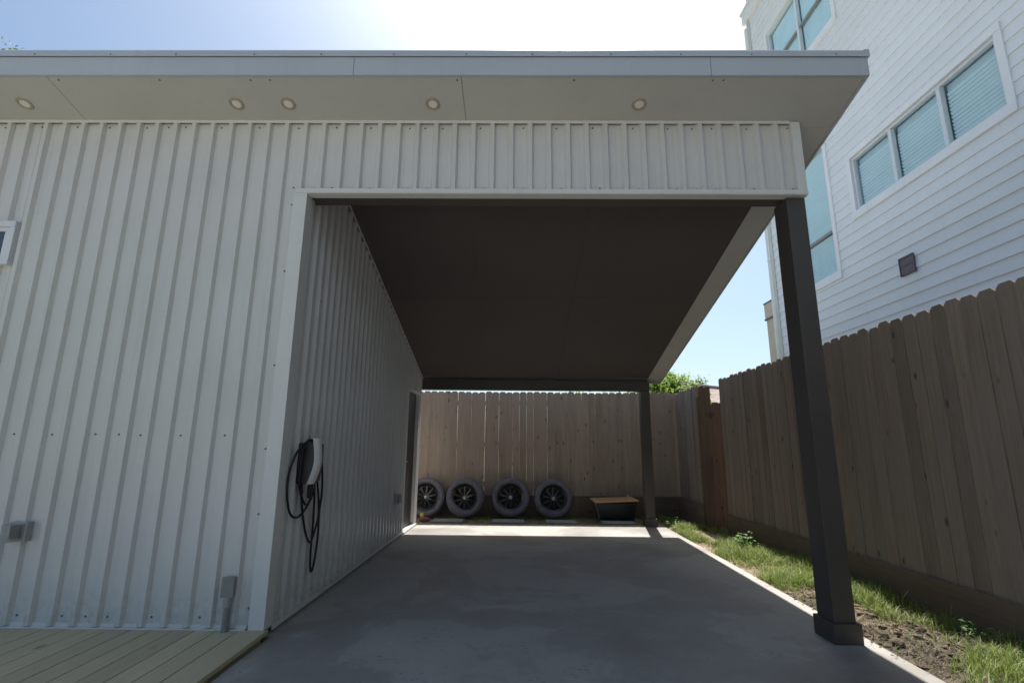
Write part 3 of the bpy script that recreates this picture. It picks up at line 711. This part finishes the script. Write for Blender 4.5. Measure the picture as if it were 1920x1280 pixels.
# ------------------------------------------------------------------ things behind the slab
def make_wheel(first):
    r0 = bpy.data.objects.new('car_wheel', None); COL.objects.link(r0); r0.location = (0, 0, 0)
    f = lambda a, b, h: (a, h, b)       # axis along Y, front towards -Y
    tm = MB(); prof = []
    RO, RI, W = .360, .238, .118
    for k in range(22):
        a = 2 * math.pi * k / 22; rc = (RO + RI) / 2; ex = lambda v, p: math.copysign(abs(v) ** p, v)
        prof.append((rc + (RO - RI) / 2 * ex(math.cos(a), .72), W * ex(math.sin(a), .8)))
    tm.lathe(prof, 64, f, True)
    for i, v in enumerate(tm.v):
        p = Vector(v); ang = math.atan2(p.z, p.x)
        d = noise.noise(Vector((ang * 5, p.y * 14, first * 7.7))) * .008 + noise.noise(Vector((ang * 16, p.y * 20, first))) * .005
        rr = Vector((p.x, 0, p.z)).normalized(); rad_ = math.hypot(v[0], v[2])
        d += math.sin(ang * 23 + p.y * 30 + first) * .0022
        if first == 2:      # the wrap has slipped across the rim at lower left
            d -= max(0, math.cos(ang + 2.3)) ** 2 * .055 * max(0, (RO - rad_) / (RO - RI)) * (1 if p.y < .03 else 0)
        p += rr * d + Vector((0, 1, 0)) * min(d, .004) * .8
        tm.v[i] = tuple(p)
    obj('tyre', tm, 'tyrewrap', r0, org=(0, 0, 0), smooth=True)
    rm = obj('rim', MB().lathe([(.240, -.085), (.250, -.092), (.246, -.075), (.218, -.06), (.212, .06), (.229, .08), (.209, .08), (.203, -.055), (.233, -.080)], 48, f, True), 'rim', r0, org=(0, 0, 0), smooth=True)
    obj('back_disc', MB().lathe([(.001, .03), (.19, .03), (.19, .04), (.001, .04)], 40, f), 'rubber', r0, org=(0, 0, 0))  # dark disc closing the wheel behind the spokes
    spm = None
    for k in range(10):
        a = 2 * math.pi * k / 10
        if spm is None:
            sb = MB().hexa([(-.016, -.05, .03), (.016, -.05, .03), (.016, -.02, .03), (-.016, -.02, .03), (-.024, -.062, .205), (.010, -.078, .205), (.010, -.04, .205), (-.024, -.03, .205)])
            s = obj('spoke', sb, 'rim', rm, org=(0, 0, 0), bevel=.004, smooth=True); spm = s.data
        else:
            s = bpy.data.objects.new('spoke', spm); COL.objects.link(s); s.parent = rm
        s.rotation_euler = (0, a, 0)
    obj('hub_cap', MB().lathe([(.001, -.072), (.022, -.070), (.034, -.060), (.036, -.03), (.001, -.03)], 24, f), 'galv', r0, org=(0, 0, 0), smooth=True)
    return r0
WL = ['lavender-grey wrapped car wheel farthest left, half hidden by the wall end', 'second wheel from the left with its wrap slipping down across the rim',
      'third wheel from the left, wrapped in lavender grey around dark spokes', 'wheel farthest right, nearest the black tub, in a lavender-grey wrap']
for i, (wx, wy, wz, tw_) in enumerate(((-1.70, 9.93, .305, .10), (-.955, 9.90, .300, -.16), (-.108, 9.96, .308, .0), (.690, 9.94, .298, .09))):
    w = make_wheel(i + 1); w.location = (wx, wy, wz); w.rotation_euler = (R(-9), rnd.uniform(0, 3), tw_)
    w.rotation_mode = 'XYZ'
    m = Matrix.Rotation(tw_, 4, 'Z') @ Matrix.Rotation(R((-9, -7, -11, -8.5)[i]), 4, 'X') @ Matrix.Rotation(0 if i == 1 else rnd.uniform(0, 3), 4, 'Y')
    w.rotation_euler = m.to_euler(); tag(w, WL[i], 'wheel', 'wrapped wheels leaning on the back fence')

tb = thing('storage_tub', (1.8, 9.75, -.05), 'black plastic tub covered by an orange-brown wooden board', 'tub')
def ring(x0, x1, y0, y1, z): return [(x0, y0, z), (x1, y0, z), (x1, y1, z), (x0, y1, z)]
obj('tub', MB().hexa(ring(1.52, 2.13, 9.60, 9.95, -.055) + ring(1.455, 2.165, 9.54, 10.02, .262)), 'black', tb, bevel=.012, smooth=True)
obj('rim', MB().box(1.442, 2.175, 9.528, 10.032, .240, .266), 'black', tb, bevel=.006)
obj('lid', MB().hexa([(1.415, 9.50, .268), (2.205, 9.50, .302), (2.175, 10.05, .322), (1.39, 10.05, .291), (1.415, 9.50, .286), (2.205, 9.50, .320), (2.175, 10.05, .340), (1.39, 10.05, .309)]), 'ply', tb, bevel=.002)
obj('cord', MB().tube([(1.41, 9.495, .38), (1.412, 9.492, .28), (1.45, 9.52, .18), (1.49, 9.55, .0)], .003, 6), 'white_pl', tb)
obj('knot', MB().tube([(2.06, 9.76, .328), (2.06, 9.76, .375), (2.062, 9.76, .395)], [.012, .008, .012], 8), 'white_pl', tb, smooth=True)
PV = [((-1.47, -.93, 9.20, 9.58), 'left end paver, below the leftmost wheel'), ((-.42, .14, 9.20, 9.60), 'paver under the third wheel from the left'),
      ((.53, 1.06, 9.20, 9.57), 'paver below the rightmost wheel'), ((1.50, 2.08, 9.20, 9.52), 'paver in front of the black tub')]
for (a, b, c, d), lb in PV:
    o = obj('concrete_paver', MB().hexa([(a, c, -.1), (b, c + .01, -.1), (b, d, -.1), (a, d, -.1), (a, c, -.028), (b, c + .01, -.032), (b, d, -.030), (a, d, -.026)]), 'paver', bevel=.005)
    tag(o, 'flat grey concrete ' + lb, 'paver', 'pavers behind the slab')
t = thing('small_item', (-1.60, 9.22, -.05), 'small unidentified red and yellow nozzle lying at the foot of the doorway end', 'item')  # small red and yellow object, not identified
obj('body', MB().lathe([(.001, -.09), (.035, -.09), (.045, -.05), (.040, .03), (.025, .09), (.001, .09)], 16, lambda a, b, h: (-1.585 + h, 9.22 + a, .0 + b)), 'red', t, smooth=True)
obj('tip', MB().lathe([(.001, 0), (.03, 0), (.034, .03), (.02, .06), (.001, .06)], 14, lambda a, b, h: (-1.64 + a, 9.25 + b, .045 + h)), 'yellow', t, smooth=True)

# ------------------------------------------------------------------ vegetation
def blade(m, x, y, z, h, w, lean, ang, tone):
    dx, dy = math.cos(ang), math.sin(ang); px_, py_ = -dy, dx
    P = [(0, w), (.45, w * .75), (.8, w * .4), (1, .0)]
    i = len(m.v)
    for t_, ww in P:
        o_ = lean * h * t_ * t_; zz_ = z + h * t_ * (1 - .35 * lean * t_)
        if ww: m.v += [(x + dx * o_ - px_ * ww, y + dy * o_ - py_ * ww, zz_), (x + dx * o_ + px_ * ww, y + dy * o_ + py_ * ww, zz_)]
        else: m.v += [(x + dx * o_, y + dy * o_, zz_)]
    m.f += [(i, i + 1, i + 3, i + 2), (i + 2, i + 3, i + 5, i + 4), (i + 4, i + 5, i + 6)]; m.tone += [tone] * 3
gm = MB(); gm.tone = []; dm = MB(); dm.tone = []
def dens(x, y):
    e = x - slab_x(y)
    n = noise.noise(Vector((x * 1.8, y * 1.1, 9))) + .5 * noise.noise(Vector((x * 5, y * 4, 2)))
    if 7.4 < y < 8.6 and 2.72 < x < 3.02: return n - .45         # bare patches of dirt
    if 4.2 < y < 5.2 and e < .38: return n - .30
    if y < 4.6: return n * 1.3 - .16 + (.40 if x > 2.80 else 0)
    base = .25 + (.45 if e > .22 else 0) if y < 7.4 else .15
    return base + n
for _ in range(52000):
    y = rnd.uniform(2.2, 10.1); x = slab_x(y) + .012 + rnd.random() * (3.28 - slab_x(y))
    d = dens(x, y)
    if rnd.random() > max(.03, d * 1.6): 
        if y < 5.3 and rnd.random() < .30: blade(dm, x, y, dirt_h(x, y) - .004, rnd.uniform(.02, .07), .0022, rnd.uniform(.8, 2.2), rnd.uniform(0, 6.28), rnd.random())
        continue
    tall = max(0, min(1, d + .2)); h = rnd.uniform(.03, .08) + tall * rnd.uniform(.0, .13)
    (blade(dm, x, y, dirt_h(x, y) - .005, h, .0022, rnd.uniform(.4, 1.3), rnd.uniform(0, 6.28), rnd.random()) if rnd.random() < .13 else
     blade(gm, x, y, dirt_h(x, y) - .005, h, rnd.uniform(.0018, .0036), rnd.uniform(.1, 1.1), rnd.uniform(0, 6.28), rnd.random()))
for _ in range(8000):
    x = rnd.uniform(-1.68, 2.45); y = rnd.uniform(9.16, 10.15)
    if noise.noise(Vector((x * 3, y * 3, 4))) + .25 > rnd.random() * .8: blade(gm, x, y, SLAB - .02, rnd.uniform(.02, .07), .0025, rnd.uniform(.1, 1), rnd.uniform(0, 6.28), rnd.random())
tag(obj('grass', gm, 'grass', org=(2.8, 5, 0)), 'patchy green grass and weeds between the slab and the fences', 'grass', kind='stuff')
tag(obj('dry_grass', dm, 'drygrass', org=(2.8, 5, 0)), 'dry straw-coloured blades scattered over the rough dirt strip', 'dry grass', kind='stuff')
# clods and stones in the near dirt
cm = MB()
for _ in range(900):
    y = 2.3 + 3.0 * rnd.random() ** 1.2; x = slab_x(y) + .03 + rnd.random() * .8; r = rnd.uniform(.008, .026) * (1.8 if rnd.random() < .12 else 1)
    if rnd.random() < .05: x = slab_x(y) - abs(rnd.gauss(0, .035)); r *= .38
    bm = bmesh.new(); bmesh.ops.create_icosphere(bm, subdivisions=1, radius=r); b0 = len(cm.v); z0 = dirt_h(x, y) if x > slab_x(y) else SLAB
    sx, sy, sz = rnd.uniform(.7, 1.5), rnd.uniform(.7, 1.5), rnd.uniform(.4, .8)
    for v in bm.verts:
        k = 1 + noise.noise(Vector((v.co.x * 60 + x * 9, v.co.y * 60, v.co.z * 60))) * .6
        cm.v.append((x + v.co.x * sx * k, y + v.co.y * sy * k, z0 + v.co.z * sz * k + r * .15))
    for f_ in bm.faces: cm.f.append(tuple(b0 + v.index for v in f_.verts))
    bm.free()
tag(obj('dirt_clods', cm, 'dirt', org=(2.8, 3.5, 0)), 'loose clods of brown earth in the rough strip beside the near post', 'dirt', kind='stuff')
ut = MB()
def leaf_face(m, p, L, W, dirv, nrm, tone, fold=.25):
    d = Vector(dirv).normalized(); s = d.cross(Vector(nrm)).normalized(); n_ = s.cross(d)
    p = Vector(p); i = len(m.v)
    m.v += [tuple(p), tuple(p + d * L * .5 + s * W * .5 + n_ * fold * W), tuple(p + d * L), tuple(p + d * L * .5 - s * W * .5 + n_ * fold * W), tuple(p + d * L * .5)]
    m.f += [(i, i + 1, i + 4), (i + 1, i + 2, i + 4), (i + 2, i + 3, i + 4), (i + 3, i, i + 4)]; m.tone += [tone] * 4
def broad_weed(x, y, s, n, label):
    z0 = dirt_h(x, y); t = thing('weed', (x, y, z0), label, 'weed', 'leafy weeds along the fence')
    st = MB(); lf = MB(); lf.tone = []
    for k in range(n):
        a = rnd.uniform(0, 6.28); h = s * rnd.uniform(.5, 1.1); r_ = s * rnd.uniform(.2, .7)
        tip = Vector((x + math.cos(a) * r_, y + math.sin(a) * r_, z0 + h))
        st.tube([(x, y, z0 - .01), tuple(Vector((x, y, z0)).lerp(tip, .5) + Vector((0, 0, h * .12))), tuple(tip)], .0018, 5)
        for q in range(3):
            aa = a + rnd.uniform(-1.2, 1.2)
            leaf_face(lf, tip - Vector((0, 0, q * h * .2)), s * rnd.uniform(.25, .5), s * rnd.uniform(.18, .32), (math.cos(aa), math.sin(aa), rnd.uniform(-.3, .4)), (0, 0, 1), rnd.random())
    obj('stem', st, 'weed', t); obj('leaves', lf, 'weed', t)
broad_weed(2.98, 6.95, .20, 16, 'bushiest broad-leaved weed in front of the far fence corner')
broad_weed(3.12, 7.35, .15, 10, 'small broad-leaved weed against the fence, behind the bushiest one')
broad_weed(3.02, 5.05, .13, 12, 'low leafy weed seen just right of the near post')
broad_weed(3.10, 3.75, .10, 8, 'wide-leaved weed in the rough dirt nearest the camera')
broad_weed(2.62, 8.95, .16, 8, 'spindly weed beside the foot of the rear post')
stm = MB()
for _ in range(26):
    x = rnd.uniform(2.95, 3.22); y = rnd.choice([rnd.uniform(3.2, 5.2), rnd.uniform(7.6, 9)]); z0 = dirt_h(x, y); h = rnd.uniform(.10, .24); a = rnd.uniform(0, 6.28)
    pts = [(x, y, z0), (x + math.cos(a) * h * .15, y + math.sin(a) * h * .15, z0 + h * .6), (x + math.cos(a) * h * .45, y + math.sin(a) * h * .45, z0 + h)]
    stm.tube(cat_rom(pts, 3), .0012, 4)
stm.tone = None
tag(obj('dry_stalks', stm, 'drygrass', org=(3, 5, 0)), 'thin pale stalks standing among the weeds by the right fence', 'dry stalks', kind='stuff')

def tree(name, base, trunk_h, centre, rad, n, lsize, mat, label, trunk_r=.15, seed=1, twig=0):
    rg = random.Random(seed); t = thing(name, base, label, 'tree' if 'tree' in name else 'bush')
    C = Vector(centre); B = Vector(base); tm = MB()
    top = C.copy(); top.z = C.z + rad[2] * .4
    tm.tube(cat_rom([B, B.lerp(top, .35) + Vector((rg.uniform(-.2, .2), .1, 0)), B.lerp(top, .7), top], 4), [trunk_r * (1 - .85 * k / 12) for k in range(13)], 8)
    limbs = []
    for k in range(16):
        a = rg.uniform(0, 6.28); e = rg.uniform(.0, 1.2); s = B.lerp(top, rg.uniform(.45, .95))
        dv = Vector((math.cos(a) * math.cos(e) * rad[0], math.sin(a) * math.cos(e) * rad[1], math.sin(e) * rad[2]))
        e_ = C + dv * rg.uniform(.75, 1.02); mid = s.lerp(e_, .5) + Vector((0, 0, rad[2] * .08))
        tm.tube(cat_rom([s, mid, e_], 3), [trunk_r * .35 * (1 - .8 * q / 6) for q in range(7)], 5); limbs.append((s, mid, e_))
    obj('trunk', tm, 'bark', t, smooth=True)
    lm = MB(); lm.tone = []
    clumps = []
    for k in range(70):
        u = rg.uniform(-1, 1); a = rg.uniform(0, 6.28); q = math.sqrt(1 - u * u); rr = rg.uniform(.45, 1.0)
        clumps.append((C + Vector((rad[0] * q * math.cos(a), rad[1] * q * math.sin(a), rad[2] * u)) * rr if False else C + Vector((rad[0] * q * math.cos(a) * rr, rad[1] * q * math.sin(a) * rr, rad[2] * u * rr)), rg.uniform(.14, .30), rg.uniform(-.25, .25)))
    for (s, mid, e_) in limbs: clumps.append((e_, .16, .1))
    for k in range(n):
        c, cr, tt = clumps[rg.randrange(len(clumps))]
        p = c + Vector((rg.gauss(0, .5) * rad[0], rg.gauss(0, .5) * rad[1], rg.gauss(0, .45) * rad[2])) * cr
        leaf_face(lm, p, lsize * rg.uniform(.6, 1.3), lsize * rg.uniform(.3, .6), (rg.uniform(-1, 1), rg.uniform(-1, 1), rg.uniform(-.8, .4)), (rg.uniform(-.6, .6), rg.uniform(-.6, .6), 1), min(1, max(0, rg.random() + tt)))
    obj('crown', lm, mat, t)
    return t
tree('tree', (-21.5, 18.5, -.16), 9, (-21.6, 18.5, 13.85), (3.1, 3.0, 3.0), 14000, .15, 'tree_leaf', 'tall tree whose leafy tips show above the left end of the roof', .28, 3)
tree('added_shade_hedge', (2.75, -4.6, -.16), 2, (2.5, -4.6, 2.3), (1.0, 4.0, 2.6), 16000, .16, 'tree_leaf', 'long dark evergreen hedge added along the fence, unseen behind the viewpoint, to darken the side wall', .08, 12)  # unseen hedge added to keep light off the carport side wall
tree('vine_bush', (2.95, 11.0, -.16), 1, (3.0, 11.0, 1.78), (1.25, .55, .98), 11000, .11, 'bright_leaf', 'bright green bush rising just over the back fence beside the rear post', .05, 5)
tree('vine_bush', (1.7, 11.2, -.16), 1, (1.6, 11.2, 1.62), (1.1, .5, .90), 5000, .09, 'bright_leaf', 'low green bush peeping over the back fence under the carport beam', .05, 6)
tree('tree', (8.1, 26.5, -.16), 3, (8.0, 26.5, 4.0), (1.3, 1.2, 1.25), 8000, .17, 'bright_leaf', 'rounded sunlit green tree behind the shingled roof, left of its ridge', .12, 8)
tree('tree', (9.6, 27.0, -.16), 3, (9.6, 27.0, 3.75), (.9, 1.0, 1.15), 5000, .15, 'tree_leaf', 'smaller darker tree behind the shingled roof, nearer the right fence', .10, 9)

# ------------------------------------------------------------------ shingled house beyond the back fence
fh = thing('shingled_house', (10, 23, -.16), 'low house with brown shingled hip roof beyond the fence corner', 'house')
obj('wall', MB().box(4.6, 16.0, 19.6, 26.0, -.16, 2.35), 'beige', fh)
E0 = (4.1, 19.1, 2.36); E1 = (9.6, 19.1, 2.36)
hm = MB().poly([(4.0, 19.1, 2.36), (16.6, 19.1, 2.36), (13.6, 22.8, 3.5), (6.2, 22.8, 4.25)])
hm.poly([(4.0, 19.1, 2.36), (6.2, 22.8, 4.25), (4.0, 26.5, 2.36)]).poly([(4.0, 26.5, 2.36), (6.2, 22.8, 4.25), (13.6, 22.8, 3.5), (16.6, 26.5, 2.36)]).poly([(16.6, 19.1, 2.36), (16.6, 26.5, 2.36), (13.6, 22.8, 3.5)])
obj('roof', hm, 'shingle', fh)
obj('ridge_cap', MB().tube([(6.15, 22.78, 4.27), (13.6, 22.78, 3.52)], .07, 6), 'vent', fh)

# scraps of leaf and grit that have blown onto the slab
lt = MB(); lt.tone = []
for _ in range(170):
    q = rnd.random()
    if q < .5: y = rnd.uniform(2.4, 9.0); x = slab_x(y) - abs(rnd.gauss(0, .10)) - .01
    elif q < .7: y = rnd.uniform(3.8, 7.9); x = -1.655 + abs(rnd.gauss(0, .05))
    else: x = rnd.uniform(-1.5, 2.2); y = rnd.uniform(2.6, 9.1)
    L = rnd.uniform(.006, .020) * (1.0 if q < .7 else .6)
    leaf_face(lt, (x, y, SLAB + .002), L, L * rnd.uniform(.3, .7), (rnd.uniform(-1, 1), rnd.uniform(-1, 1), rnd.uniform(0, .15)), (0, 0, 1), rnd.random(), .1)
tag(obj('leaf_litter', lt, 'litter', org=(0, 5, 0)), 'tiny dry leaf scraps scattered on the concrete carport floor', 'leaf litter', kind='stuff')
